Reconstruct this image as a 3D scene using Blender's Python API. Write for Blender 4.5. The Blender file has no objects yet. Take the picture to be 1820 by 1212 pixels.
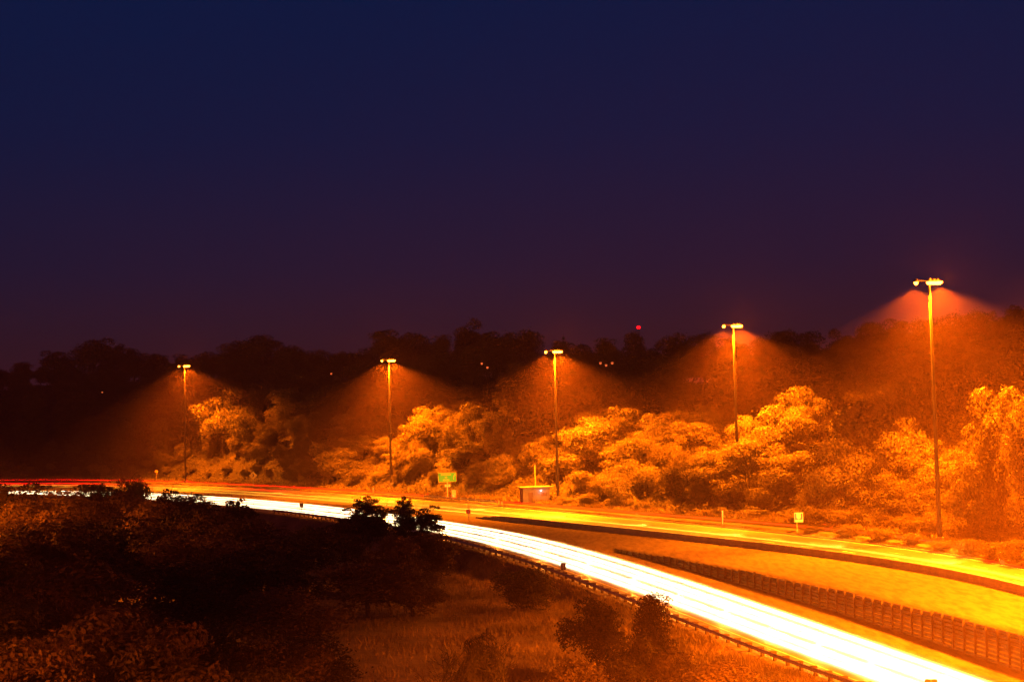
import bpy, math, random
import numpy as np
from mathutils import Vector, Matrix
random.seed(7); RNG = np.random.default_rng(7)
sc = bpy.context.scene
rad = math.radians

# ------------------------------------------------------------------ camera
FPX = 2500.0; ZC = 17.0; PITCH = rad(3.34); ROLL = rad(-1.4)
cd = bpy.data.cameras.new('camera'); cam = bpy.data.objects.new('camera', cd)
sc.collection.objects.link(cam); sc.camera = cam
cd.sensor_width = 36.0; cd.lens = 36.0 * FPX / 1820.0
cd.clip_start = 0.5; cd.clip_end = 6000.0
CR = Matrix.Rotation(math.pi/2 + PITCH, 4, 'X') @ Matrix.Rotation(ROLL, 4, 'Z')
cam.matrix_world = Matrix.Translation((0, 0, ZC)) @ CR

# ------------------------------------------------------------------ sky, exposure
FILL_GLOW = (.42, .040, .001)
world = bpy.data.worlds.new('World'); sc.world = world; world.use_nodes = True
wt = world.node_tree; wt.nodes.clear()
wo = wt.nodes.new('ShaderNodeOutputWorld'); wb = wt.nodes.new('ShaderNodeBackground')
tc = wt.nodes.new('ShaderNodeTexCoord'); sx = wt.nodes.new('ShaderNodeSeparateXYZ')
mr = wt.nodes.new('ShaderNodeMapRange'); ramp = wt.nodes.new('ShaderNodeValToRGB')
wt.links.new(tc.outputs['Generated'], sx.inputs[0]); wt.links.new(sx.outputs['Z'], mr.inputs['Value'])
# low warm fill glow, added to the sky behind the viewer to brighten the foreground
def mth(op, a, b=None):
    n = wt.nodes.new('ShaderNodeMath'); n.operation = op; n.use_clamp = False
    for i, v in enumerate((a, b)):
        if v is None: continue
        if isinstance(v, (int, float)): n.inputs[i].default_value = v
        else: wt.links.new(v, n.inputs[i])
    return n.outputs[0]
back = mth('MULTIPLY', mth('MAXIMUM', mth('MULTIPLY_ADD', sx.outputs['Y'], -1.0), 0.0), mth('POWER', mth('SUBTRACT', 1.0, mth('MINIMUM', mth('ABSOLUTE', sx.outputs['Z']), .98)), 2.5))
fill_mix = wt.nodes.new('ShaderNodeMix'); fill_mix.data_type = 'RGBA'; fill_mix.blend_type = 'ADD'; fill_mix.inputs[0].default_value = 1.0
tv = wt.nodes.new('ShaderNodeVectorMath'); tv.operation = 'SCALE'; tv.inputs[0].default_value = FILL_GLOW; wt.links.new(back, tv.inputs['Scale'])
mr.inputs['From Min'].default_value = 0.0; mr.inputs['From Max'].default_value = 0.80
wt.links.new(mr.outputs[0], ramp.inputs[0]); wt.links.new(ramp.outputs[0], fill_mix.inputs[6]); wt.links.new(tv.outputs[0], fill_mix.inputs[7]); wt.links.new(fill_mix.outputs[2], wb.inputs['Color'])
wt.links.new(wb.outputs[0], wo.inputs['Surface'])
wb.inputs['Strength'].default_value = 1.0
els = ramp.color_ramp.elements
SKY = [(0.0, (.034, .0105, .018)), (.072, (.020, .0095, .022)), (.136, (.0075, .0090, .034)), (.248, (.0012, .0092, .046)), (.38, (.0002, .0095, .052)), (.55, (.0005, .0025, .013)), (1.0, (.0003, .001, .005))]
while len(els) < len(SKY): els.new(.5)
for e, (p, c) in zip(els, SKY): e.position = p; e.color = (*c, 1)

sc.view_settings.view_transform = 'Standard'; sc.view_settings.look = 'None'
sc.view_settings.exposure = 0.0; sc.view_settings.gamma = 1.0
sc.cycles.use_denoising = True
try: sc.cycles.denoiser = 'OPENIMAGEDENOISE'
except Exception: pass
sc.cycles.max_bounces = 4; sc.cycles.diffuse_bounces = 2; sc.cycles.glossy_bounces = 2
sc.cycles.transmission_bounces = 2; sc.cycles.volume_bounces = 0; sc.cycles.transparent_max_bounces = 4
sc.cycles.use_light_tree = True; sc.cycles.sample_clamp_indirect = 4.0
sc.cycles.caustics_reflective = False; sc.cycles.caustics_refractive = False

# light levels
MAST_W = 1300000.0; MAST_COL = (1.0, .165, .0015)
HEAD_W = 42.0; TAIL_W = 40.0; FLOW_W = 12.0         # watts per square metre of lane
HAZE = 0.00038

# ------------------------------------------------------------------ helpers
def link(o, parent=None):
    sc.collection.objects.link(o)
    if parent is not None: o.parent = parent
    return o
def tag(o, label=None, cat=None, group=None, kind=None):
    if label: o['label'] = label
    if cat: o['category'] = cat
    if group: o['group'] = group
    if kind: o['kind'] = kind
    return o
def empty(name, loc=(0, 0, 0), rz=0.0, label=None, cat=None, group=None):
    o = bpy.data.objects.new(name, None); link(o); o.empty_display_size = .5
    o.location = loc; o.rotation_euler = (0, 0, rz)
    return tag(o, label, cat, group)
def mesh_np(name, V, Fq, mat, smooth=False):
    """V (n,3), Fq (m,k) all faces with k corners"""
    me = bpy.data.meshes.new(name); V = np.asarray(V, dtype=np.float32); Fq = np.asarray(Fq, dtype=np.int32)
    k = Fq.shape[1]
    me.vertices.add(len(V)); me.vertices.foreach_set('co', V.ravel())
    me.loops.add(Fq.size); me.loops.foreach_set('vertex_index', Fq.ravel())
    me.polygons.add(len(Fq)); me.polygons.foreach_set('loop_start', np.arange(0, Fq.size, k, dtype=np.int32))
    try: me.polygons.foreach_set('loop_total', np.full(len(Fq), k, dtype=np.int32))
    except Exception: pass
    if smooth: me.polygons.foreach_set('use_smooth', np.ones(len(Fq), dtype=bool))
    me.update(calc_edges=True); me.validate()
    if mat: me.materials.append(mat)
    return me
class MB:
    def __init__(s): s.v = []; s.f = []
    def box(s, c, d, M=None):
        b = len(s.v); x, y, z = c; a, e, h = d[0]/2, d[1]/2, d[2]/2
        for p in ((-a,-e,-h),(a,-e,-h),(a,e,-h),(-a,e,-h),(-a,-e,h),(a,-e,h),(a,e,h),(-a,e,h)):
            q = Vector((x+p[0], y+p[1], z+p[2])); s.v.append(tuple(M @ q) if M else tuple(q))
        for f in ((0,3,2,1),(4,5,6,7),(0,1,5,4),(1,2,6,5),(2,3,7,6),(3,0,4,7)): s.f.append(tuple(b+i for i in f))
    def tube(s, p0, p1, r0, r1, n=8, cap=True):
        p0 = Vector(p0); p1 = Vector(p1); d = (p1-p0).normalized()
        u = d.orthogonal().normalized(); w = d.cross(u); b = len(s.v)
        for p, r in ((p0, r0), (p1, r1)):
            for i in range(n):
                a = 2*math.pi*i/n; s.v.append(tuple(p + u*(r*math.cos(a)) + w*(r*math.sin(a))))
        for i in range(n): j = (i+1) % n; s.f.append((b+i, b+j, b+n+j, b+n+i))
        if cap: s.f.append(tuple(b+i for i in reversed(range(n)))); s.f.append(tuple(b+n+i for i in range(n)))
    def prism(s, poly, y0, y1):
        """poly = [(x,z)] extruded along y"""
        b = len(s.v); n = len(poly)
        for y in (y0, y1):
            for (x, z) in poly: s.v.append((x, y, z))
        for i in range(n): j = (i+1) % n; s.f.append((b+i, b+j, b+n+j, b+n+i))
        s.f.append(tuple(b+i for i in reversed(range(n)))); s.f.append(tuple(b+n+i for i in range(n)))
    def sweep(s, pts, prof):
        """sweep profile [(offset_right, dz)] along ground polyline pts"""
        b = len(s.v); n = len(prof); P = [Vector(p) for p in pts]
        for i, p in enumerate(P):
            t = (P[min(i+1, len(P)-1)] - P[max(i-1, 0)]); t.z = 0; t.normalize(); r = Vector((t.y, -t.x, 0))
            for (o, dz) in prof: s.v.append(tuple(p + r*o + Vector((0, 0, dz))))
        for i in range(len(P)-1):
            for k in range(n):
                l = (k+1) % n; s.f.append((b+i*n+k, b+i*n+l, b+(i+1)*n+l, b+(i+1)*n+k))
        s.f.append(tuple(b+k for k in range(n))); s.f.append(tuple(b+(len(P)-1)*n+k for k in reversed(range(n))))
    def mesh(s, name, mat):
        me = bpy.data.meshes.new(name); me.from_pydata(s.v, [], s.f); me.update()
        if mat: me.materials.append(mat)
        return me
    def build(s, name, mat, parent=None, bevel=0.0, smooth=False):
        o = link(bpy.data.objects.new(name, s.mesh(name, mat)), parent)
        if smooth:
            for p in o.data.polygons: p.use_smooth = True
        if bevel:
            m = o.modifiers.new('bevel', 'BEVEL'); m.width = bevel; m.segments = 2
        return o

# ------------------------------------------------------------------ materials (procedural)
def mat(name, col, rough=.7, col2=None, scale=1.0, metal=0.0, detail=6, bump=0.0, bscale=None, stretch=None, coat=0, spec=.5, thr=(.35, .65), perobj=0.0, transl=0.0):
    if transl: spec = .15
    m = bpy.data.materials.new(name); m.use_nodes = True; t = m.node_tree; N = t.nodes; L = t.links
    p = N['Principled BSDF']; out = N['Material Output']
    p.inputs['Roughness'].default_value = rough; p.inputs['Metallic'].default_value = metal
    p.inputs['Specular IOR Level'].default_value = spec
    p.inputs['Base Color'].default_value = (*col, 1)
    src = None
    if col2 or bump:
        co = N.new('ShaderNodeTexCoord'); mp = N.new('ShaderNodeMapping'); L.new(co.outputs['Object'], mp.inputs[0])
        if stretch: mp.inputs['Scale'].default_value = stretch[0]; mp.inputs['Rotation'].default_value = (0, 0, stretch[1])
        no = N.new('ShaderNodeTexNoise'); L.new(mp.outputs[0], no.inputs['Vector'])
        no.inputs['Scale'].default_value = scale; no.inputs['Detail'].default_value = detail; no.inputs['Roughness'].default_value = .65
    if col2:
        cr = N.new('ShaderNodeValToRGB'); L.new(no.outputs['Fac'], cr.inputs[0])
        cr.color_ramp.elements[0].position = thr[0]; cr.color_ramp.elements[1].position = thr[1]
        cr.color_ramp.elements[0].color = (*col, 1); cr.color_ramp.elements[1].color = (*col2, 1); src = cr.outputs[0]
    if perobj:
        oi = N.new('ShaderNodeObjectInfo'); hv = N.new('ShaderNodeHueSaturation'); mp2 = N.new('ShaderNodeMapRange')
        mp2.inputs['To Min'].default_value = 1-perobj; mp2.inputs['To Max'].default_value = 1+perobj
        L.new(oi.outputs['Random'], mp2.inputs['Value']); L.new(mp2.outputs[0], hv.inputs['Value'])
        if src: L.new(src, hv.inputs['Color'])
        else: hv.inputs['Color'].default_value = (*col, 1)
        src = hv.outputs[0]
    if src: L.new(src, p.inputs['Base Color'])
    if bump:
        n2 = N.new('ShaderNodeTexNoise'); L.new(mp.outputs[0], n2.inputs['Vector']); n2.inputs['Scale'].default_value = bscale or scale*4
        n2.inputs['Detail'].default_value = 5
        bp = N.new('ShaderNodeBump'); bp.inputs['Strength'].default_value = 1.0; bp.inputs['Distance'].default_value = bump
        L.new(n2.outputs['Fac'], bp.inputs['Height']); L.new(bp.outputs[0], p.inputs['Normal'])
    if transl:
        tr = N.new('ShaderNodeBsdfTranslucent'); mx = N.new('ShaderNodeMixShader'); mx.inputs[0].default_value = transl
        if src: L.new(src, tr.inputs['Color'])
        else: tr.inputs['Color'].default_value = (*col, 1)
        L.new(p.outputs[0], mx.inputs[1]); L.new(tr.outputs[0], mx.inputs[2]); L.new(mx.outputs[0], out.inputs['Surface'])
    return m
def emis(name, col, s):
    m = bpy.data.materials.new(name); m.use_nodes = True; p = m.node_tree.nodes['Principled BSDF']
    p.inputs['Base Color'].default_value = (*col, 1); p.inputs['Emission Color'].default_value = (*col, 1); p.inputs['Emission Strength'].default_value = s
    return m
M = {}
M['ground'] = mat('rough_ground', (.090, .072, .032), .9, (.230, .170, .085), .12, bump=.25, bscale=1.1)
M['median'] = mat('mown_grass', (.085, .068, .030), .9, (.170, .136, .066), .9, detail=10, thr=(.38, .56), bump=.03, bscale=.9, stretch=((1.6, .35, 1), rad(-14)))
M['asphalt'] = mat('asphalt', (.075, .073, .070), .55, (.125, .120, .112), .18, bump=.004, bscale=30, stretch=((1.8, .12, 1), rad(-16)))
M['asphalt2'] = mat('worn_asphalt', (.145, .140, .130), .6, (.200, .192, .18), .2, bump=.004, bscale=30, stretch=((1.8, .12, 1), rad(-16)))
M['ramp'] = mat('fresh_asphalt', (.014, .014, .014), .95, (.020, .020, .020), .3, spec=.08)
M['paint'] = mat('road_paint', (.62, .60, .55), .55, (.78, .76, .70), 2.0)
M['yellowpaint'] = mat('yellow_road_paint', (.62, .42, .06), .55, (.75, .52, .09), 2.0)
M['litter'] = mat('leaf_litter', (.020, .017, .008), .95, (.040, .032, .016), .3, bump=.2, bscale=1.0)
M['concrete'] = mat('concrete', (.20, .19, .17), .85, (.30, .28, .25), .8, bump=.01, bscale=8)
M['steel'] = mat('galvanised_steel', (.34, .34, .33), .45, (.46, .46, .45), 3.0, metal=.6)
M['mast'] = mat('weathered_mast_steel', (.030, .024, .020), .7, (.05, .042, .036), 1.5)
M['wood'] = mat('weathered_timber', (.085, .062, .042), .85, (.15, .115, .08), 2.5, bump=.01)
M['slat'] = mat('cribwall_slats', (.045, .036, .028), .8, (.085, .070, .054), 1.5, bump=.01)
M['bark'] = mat('bark', (.060, .045, .032), .9, (.12, .09, .065), 3.0, bump=.03)
M['deadwood'] = mat('bare_branches', (.018, .013, .010), .9, (.035, .026, .020), 3.0)
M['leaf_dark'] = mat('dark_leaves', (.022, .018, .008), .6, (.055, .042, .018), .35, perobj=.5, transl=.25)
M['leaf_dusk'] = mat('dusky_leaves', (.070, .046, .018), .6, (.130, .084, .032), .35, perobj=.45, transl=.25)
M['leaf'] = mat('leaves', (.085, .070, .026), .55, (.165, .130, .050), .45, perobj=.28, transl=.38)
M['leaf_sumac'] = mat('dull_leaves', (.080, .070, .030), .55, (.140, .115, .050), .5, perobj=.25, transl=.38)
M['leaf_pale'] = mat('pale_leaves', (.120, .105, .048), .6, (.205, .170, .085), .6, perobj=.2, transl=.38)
M['needle'] = mat('dark_needles', (.025, .035, .018), .7, (.05, .06, .03), .5)
M['grass'] = mat('dry_grass', (.150, .115, .050), .8, (.360, .265, .120), .12, transl=.25, detail=8)
M['green'] = mat('sign_green', (.004, .36, .05), .4, (.006, .40, .06), 1.0)
M['white'] = mat('sign_white', (.46, .50, .56), .4, (.52, .56, .62), 2.0)
M['blue'] = mat('sign_blue', (.03, .07, .42), .4, (.035, .08, .46), 2.0)
M['yellow'] = mat('sign_yellow', (.58, .40, .04), .4, (.64, .44, .05), 2.0)
M['black'] = mat('sign_black', (.02, .02, .02), .5, (.03, .03, .03), 2.0)
M['backplate'] = mat('sign_back', (.20, .12, .08), .6, (.27, .17, .11), 2.0)
M['red'] = mat('sign_red', (.55, .03, .02), .5, (.62, .04, .03), 2.0)
M['paint_grey'] = mat('painted_metal', (.40, .36, .28), .5, (.50, .45, .36), 2.0)
M['shedwall'] = mat('hut_wall', (.30, .27, .22), .8, (.38, .34, .28), 1.2, bump=.01)
M['lens'] = emis('sodium_lens', (1.0, .30, .02), 28.0)
M['whitelens'] = emis('white_lens', (.85, .9, 1.0), 9.0)
M['redlens'] = emis('red_beacon_lens', (1.0, .002, .004), 9.0)
M['pinlens'] = emis('distant_lamp_lens', (1.0, .20, .05), .7)
M['glow'] = emis('distant_window', (1.0, .35, .05), 1.6)

# ------------------------------------------------------------------ projection helpers (only used to survey the site)
R3 = np.array([[CR[i][j] for j in range(3)] for i in range(3)])
def ray(x, y): return R3 @ np.array([(x-910)/FPX, -(y-606)/FPX, -1.0])
def azim(x, y=850): r = ray(x, y); return math.atan2(r[0], r[1])
def unproj(x, y, zf):
    r = ray(x, y); z = 0.0
    for i in range(40):
        t = (z-ZC)/r[2]; z = .5*z + .5*zf(t*r[1])
    return r[0]*t, r[1]*t, z
def project(p):
    q = R3.T @ (np.array(p) - [0, 0, ZC]); return 910+FPX*q[0]/-q[2], 606-FPX*q[1]/-q[2]
def z_near(y):
    t = np.clip((230-np.asarray(y, float))/130, 0, 1); return -3*t*t*(3-2*t)
zero = lambda d: 0.0
SURV = {
 'ramp': (lambda d: .6, [(0,852.5),(120,853),(250,855),(340,857),(440,860.5),(520,866),(600,871),(700,877.5),(840,889.5),(1000,901),(1200,916),(1400,933),(1560,950),(1700,969),(1820,991)], 4),
 'farfar': (zero, [(0,857),(250,860.5),(440,866),(606,877),(734,887),(900,901),(1060,917),(1340,944),(1518,962),(1686,985),(1820,1011)], 4),
 'farnear': (zero, [(0,867),(250,872),(480,886),(625,900.6),(683,907),(855,920),(900,926.5),(1065,940),(1230,959),(1400,980),(1505,995.5),(1660,1024),(1820,1052)], 4),
 'neartop': (z_near, [(0,872),(250,876),(480,888),(625,903.5),(770,924),(869,937),(960,956),(1029,973),(1147,1008.5),(1285,1050),(1400,1089.5),(1505,1124.7),(1660,1175),(1737,1207)], 4),
 'nearbot': (z_near, [(0,877),(250,887),(480,906.5),(605,922),(799,953),(900,978),(1002,1007),(1147,1059),(1285,1114),(1400,1154),(1556,1212)], 4),
 'rail': (z_near, [(0,880),(250,891),(480,911),(596,928),(793,961.6),(900,993),(999,1030),(1133,1080),(1188,1103),(1312,1153),(1400,1186),(1471,1212)], 4),
 'wall': (z_near, [(1087,978),(1175,1000),(1285,1029),(1400,1059),(1531,1099),(1686,1150.5),(1804,1187)], 3),
}
class Curve:
    def __init__(s, zf, pts, deg):
        W = [unproj(x, y, zf) for x, y in pts]
        th = np.array([math.atan2(a, b) for a, b, c in W]); r = np.array([math.hypot(a, b) for a, b, c in W])
        s.c = np.polyfit(th, np.log(r), deg); s.a, s.b = th.min(), th.max()
    def _in(s, th): return np.exp(np.polyval(s.c, th))
    def __call__(s, th):
        th = np.asarray(th, float); r = s._in(np.clip(th, s.a, s.b))
        for e, sg in ((s.b, 1), (s.a, -1)):
            m = (th > e) if sg > 0 else (th < e)
            if np.any(m):
                p1 = s._in(e)*np.array([math.sin(e), math.cos(e)]); e0 = e-sg*.012
                p0 = s._in(e0)*np.array([math.sin(e0), math.cos(e0)]); d = (p1-p0)/np.linalg.norm(p1-p0)
                n = np.array([-d[1], d[0]]); num = p1 @ n
                den = np.sin(th)*n[0] + np.cos(th)*n[1]; den = np.where(np.abs(den) < 1e-4, 1e-4, den)
                rr = num/den; rr = np.where((rr <= 0) | (rr > 900), 900, rr)
                r = np.where(m, rr, r)
        return r
K = {k: Curve(*v) for k, v in SURV.items()}
TH_WALL = azim(1085, 970)
def ordered(th):
    """radial distances of the site lines for azimuth th, forced into order"""
    g = K['rail'](th); a = np.maximum(K['nearbot'](th), g+2.0); b = np.maximum(K['neartop'](th), a+8)
    w = np.maximum(K['wall'](np.maximum(th, TH_WALL)), b+3)
    w0 = b+3 + 0*w
    w = np.where(th > TH_WALL, w, w0)
    f = np.maximum(K['farnear'](th), b+6); w = np.minimum(w, f-3)
    h = np.maximum(K['farfar'](th), f+9); rp = np.maximum(K['ramp'](th), h+7.5)
    return g, a, b, w, f, h, rp
SKYL = [(-200,650),(0,655),(40,645),(90,640),(160,612),(210,630),(275,632),(330,630),(390,625),(440,602),(480,606),(510,620),(560,625),(620,628),(650,622),(700,592),(740,597),(780,610),(812,590),(870,585),(950,598),(975,615),(1050,614),(1110,610),(1170,606),(1200,596),(1300,596),(1390,598),(1500,588),(1560,572),(1640,567),(1700,557),(1780,547),(1900,540),(2200,530)]
RIDGE_OFF = 135.0
_th = []; _zr = []
for x, y in SKYL:
    t = azim(x, y); r = float(ordered(np.array([t]))[6][0]) + RIDGE_OFF; rr = ray(x, y)
    _th.append(t); _zr.append(ZC + r*rr[2]/math.hypot(rr[0], rr[1]))
_th = np.array(_th); _zr = np.array(_zr)
_zs = np.convolve(np.pad(_zr, 2, 'edge'), np.ones(5)/5, 'valid') - 12.5
def wav(x, y):
    return (np.sin(x*.11+1.3)*np.cos(y*.093+.4) + .6*np.sin(x*.27+y*.19) + .4*np.cos(x*.41-y*.53+2))/2
def HZ(th, r):
    th = np.asarray(th, float); r = np.asarray(r, float)
    g, a, b, w, f, h, rp = ordered(th); x = r*np.sin(th); y = r*np.cos(th)
    zn = z_near(y); zg = z_near(g*np.cos(th))
    # foreground
    knoll = 15.4 - 18.4*np.clip(r/52, 0, 1)**.8
    floor = -3.3 + .55*wav(x, y) + 1.3*np.exp(-((x-22)**2/260+(y-92)**2/700))
    fg = np.maximum(knoll, floor)
    s = np.clip((g-1.2-r)/9, 0, 1); s = s*s*(3-2*s); z = zg*(1-s)+fg*s
    z = np.where(r > g-1.2, zn, z)
    # median
    zt = np.where(th > TH_WALL, -.3, 0.0)
    u = np.clip((r-(w+.45))/np.maximum(f-w-.45, 1), 0, 1); top = zt*(1-u) + .04*wav(x*2, y*2)*np.sin(np.pi*u)
    step = np.clip((r-w)/.45, 0, 1); zw = z_near(w*np.cos(th))
    blend_l = np.clip((r-b-.6)/np.maximum(f-b-.6, 1), 0, 1)
    med = np.where(th > TH_WALL, np.where(r < w, zn, zw*(1-step)+top*step), zn*(1-blend_l))
    z = np.where(r > b+.5, med, z)
    z = np.where(r > f, 0, z)
    z = np.where(r > h, .6*np.clip((r-h-.5)/np.maximum(rp-6.2-h, .6), 0, 1), z)
    o = r-(rp+12)
    ridge = np.interp(th, _th, _zs)
    t = np.clip(o/(RIDGE_OFF-12), 0, 1); hill = .6 + ridge*(t**.92) + .9*wav(x*.6, y*.6)*np.clip(o/12, 0, 1)
    hill = np.where(o > RIDGE_OFF-12, ridge - (o-RIDGE_OFF+12)*.03, hill)
    z = np.where(r > rp-5.2, .6, z); z = np.where(o > 0, hill, z)
    # away from the view, fold everything into plain ground
    k = np.clip((np.abs(th)-rad(62))/rad(8), 0, 1)
    return z*(1-k) + np.maximum(knoll, -3.3)*k
def gz(x, y): return float(HZ(np.array([math.atan2(x, y)]), np.array([math.hypot(x, y)]))[0])
def at(px, d):
    """ground point at pixel column px and radial distance d"""
    t = azim(px); return d*math.sin(t), d*math.cos(t), float(HZ(np.array([t]), np.array([d]))[0])
def lines(px): return [float(v[0]) for v in ordered(np.array([azim(px)]))]

# ------------------------------------------------------------------ ground sheet
TH = np.concatenate([np.radians(np.arange(-180, -30, 3.0)), np.radians(np.arange(-30, -22, .5)), np.radians(np.arange(-22, 22, .12)), np.radians(np.arange(22, 62, .5)), np.radians(np.arange(62, 180.1, 3.0))])
def rows_ground(th):
    g, a, b, w, f, h, rp = ordered(th); o = []
    o += [0*g+2 + (np.minimum(48, g*.45)-2)*i/10 for i in range(10)]
    s0 = np.minimum(48, g*.45)
    o += [s0 + (g-10-s0)*i/26 for i in range(26)]
    o += [g-10 + 8.8*i/6 for i in range(7)]
    o += [g-.6, a, b, b+.5]
    o += [b+.6+(w-b-.7)*i/3 for i in range(1, 4)]
    o += [w, w+.46]
    o += [w+.46+(f-w-.5)*i/8 for i in range(1, 9)]
    o += [f+.01, h, h+.02] + [h+(rp-5.3-h)*i/5 for i in range(1, 6)]
    o += [rp+5.2, rp+7] + [rp+7+(RIDGE_OFF)*(i/30) for i in range(1, 31)]
    o += [rp+190, rp+300, rp+450, rp+700, np.maximum(rp+900, 1500)]
    return np.array(o)
RG = rows_ground(TH); nr, nt = RG.shape
TT = np.broadcast_to(TH, RG.shape); ZG = HZ(TT.ravel(), RG.ravel()).reshape(RG.shape)
V = np.stack([RG*np.sin(TT), RG*np.cos(TT), ZG], -1).reshape(-1, 3)
idx = np.arange(nr*nt).reshape(nr, nt)
Fq = np.stack([idx[:-1, :-1], idx[:-1, 1:], idx[1:, 1:], idx[1:, :-1]], -1).reshape(-1, 4)[:, ::-1]
# median rows get the mown grass
me = mesh_np('ground', V, Fq, M['ground'], smooth=True); me.materials.append(M['median'])
rowi = np.repeat(np.arange(nr-1), nt-1); r_med0 = 10+26+7+3; r_med1 = r_med0+1+3+2+8
mi = np.where((rowi >= r_med0) & (rowi < r_med1+6), 1, 0).astype(np.int32)
me.materials.append(M['litter']); mi = np.where(rowi >= nr-5-31, 2, mi).astype(np.int32)
me.polygons.foreach_set('material_index', mi)
ground = link(bpy.data.objects.new('ground', me)); tag(ground, kind='structure')
if ground.data.polygons[500].normal.z < 0: ground.data.flip_normals()

def strip(name, fin, fout, m, th0, th1, dz, nsub=6, step=.12, kind='structure'):
    th = np.radians(np.arange(th0, th1, step)); a = fin(th); b = fout(th)
    rr = np.array([a+(b-a)*i/nsub for i in range(nsub+1)]); T = np.broadcast_to(th, rr.shape)
    z = HZ(T.ravel(), rr.ravel()).reshape(rr.shape)+dz
    V = np.stack([rr*np.sin(T), rr*np.cos(T), z], -1).reshape(-1, 3); n = len(th)
    ix = np.arange(rr.size).reshape(rr.shape)
    Fq = np.stack([ix[:-1, :-1], ix[1:, :-1], ix[1:, 1:], ix[:-1, 1:]], -1).reshape(-1, 4)
    o = link(bpy.data.objects.new(name, mesh_np(name, V, Fq, m, smooth=True)))
    if kind: tag(o, kind=kind)
    return o
O = lambda i: (lambda th: ordered(th)[i])
near_road = strip('road', lambda t: ordered(t)[0]+.9, lambda t: ordered(t)[2]+.45, M['asphalt2'], -30, 60, .03)
far_road = strip('road', O(4), O(5), M['asphalt'], -30, 60, .03)
ramp_road = strip('exit_ramp', lambda t: ordered(t)[6]-5.0, lambda t: ordered(t)[6]+5.0, M['ramp'], -30, 60, .05, 3)

# world-space centre lines by arc length
def pathline(fr, th0=-24, th1=45, ds=1.0):
    th = np.radians(np.linspace(th0, th1, 1600)); r = fr(th)
    P = np.stack([r*np.sin(th), r*np.cos(th)], -1); L = np.concatenate([[0], np.cumsum(np.linalg.norm(np.diff(P, axis=0), axis=1))])
    s = np.arange(0, L[-1], ds); return np.stack([np.interp(s, L, P[:, 0]), np.interp(s, L, P[:, 1])], -1)
def paintline(name, fr, m, width, th0, th1, dash=None, dz=.04):
    P = pathline(fr, th0, th1, 1.0); V = []; Fc = []
    T = np.gradient(P, axis=0); T /= np.linalg.norm(T, axis=1)[:, None]; Nn = np.stack([T[:, 1], -T[:, 0]], -1)
    th = np.arctan2(P[:, 0], P[:, 1]); r = np.hypot(P[:, 0], P[:, 1]); z = HZ(th, r)+dz
    for i in range(len(P)-1):
        if dash and (i % (dash[0]+dash[1])) >= dash[0]: continue
        b = len(V)
        for j in (i, i+1):
            for s in (-1, 1): V.append((*(P[j]+Nn[j]*s*width/2), z[j]))
        Fc.append((b, b+1, b+3, b+2))
    o = link(bpy.data.objects.new(name, mesh_np(name, V, Fc, m))); tag(o, kind='structure'); return o
def frac(i, j, t): return lambda th: ordered(th)[i]*(1-t)+ordered(th)[j]*t
paintline('road_marking', lambda t: ordered(t)[1]-2.2, M['paint'], .2, -24, 45)
paintline('road_marking', lambda t: ordered(t)[2]+.1, M['yellowpaint'], .2, -24, 45)
for t in (.36, .68): paintline('road_marking', frac(1, 2, t), M['paint'], .16, -24, 45, (3, 6))
paintline('road_marking', frac(4, 5, .10), M['yellowpaint'], .2, -24, 45)
paintline('road_marking', frac(4, 5, .93), M['paint'], .22, -24, 45)
for t in (.38, .66): paintline('road_marking', frac(4, 5, t), M['paint'], .18, -24, 45, (3, 6))

def pts3(fr, px0, px1, ds, dz=0.0, off=0.0):
    P = pathline(fr, math.degrees(azim(px0)), math.degrees(azim(px1)), ds)
    th = np.arctan2(P[:, 0], P[:, 1]); r = np.hypot(P[:, 0], P[:, 1])
    z = HZ(th, r+off); return [(float(a), float(b), float(c)+dz) for (a, b), c in zip(P, z)]
# kerb on the far side of the far carriageway
k = MB(); k.sweep(pts3(lambda t: ordered(t)[5]+.5, -60, 2300, 2.0), [(0, -.2), (.0, .16), (.3, .16), (.3, -.2)])
tag(k.build('kerb', M['concrete']), kind='structure')

# ------------------------------------------------------------------ concrete median barrier
b = empty('concrete_barrier', label='long low concrete barrier between the far carriageway and the mown median grass', cat='barrier')
pp = pts3(lambda t: ordered(t)[4]-.9, 845, 2500, 3.0)
b.location = pp[0]; o0 = Vector(pp[0])
PR = [(-.30, -.2), (-.30, .08), (-.13, .28), (-.09, .86), (.09, .86), (.13, .28), (.30, .08), (.30, -.2)]
for i in range(0, min(len(pp)-2, 72)):
    m = MB(); q = [Vector(p)-o0 for p in pp[i:i+2]]
    d = (q[1]-q[0]).normalized(); q[0] += d*.015; q[1] -= d*.015
    s = min(1, .35+i*.25)
    m.sweep(q, [(a, c*s if c > 0 else c) for a, c in PR]); m.build('barrier_section', M['concrete'], b)

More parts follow.
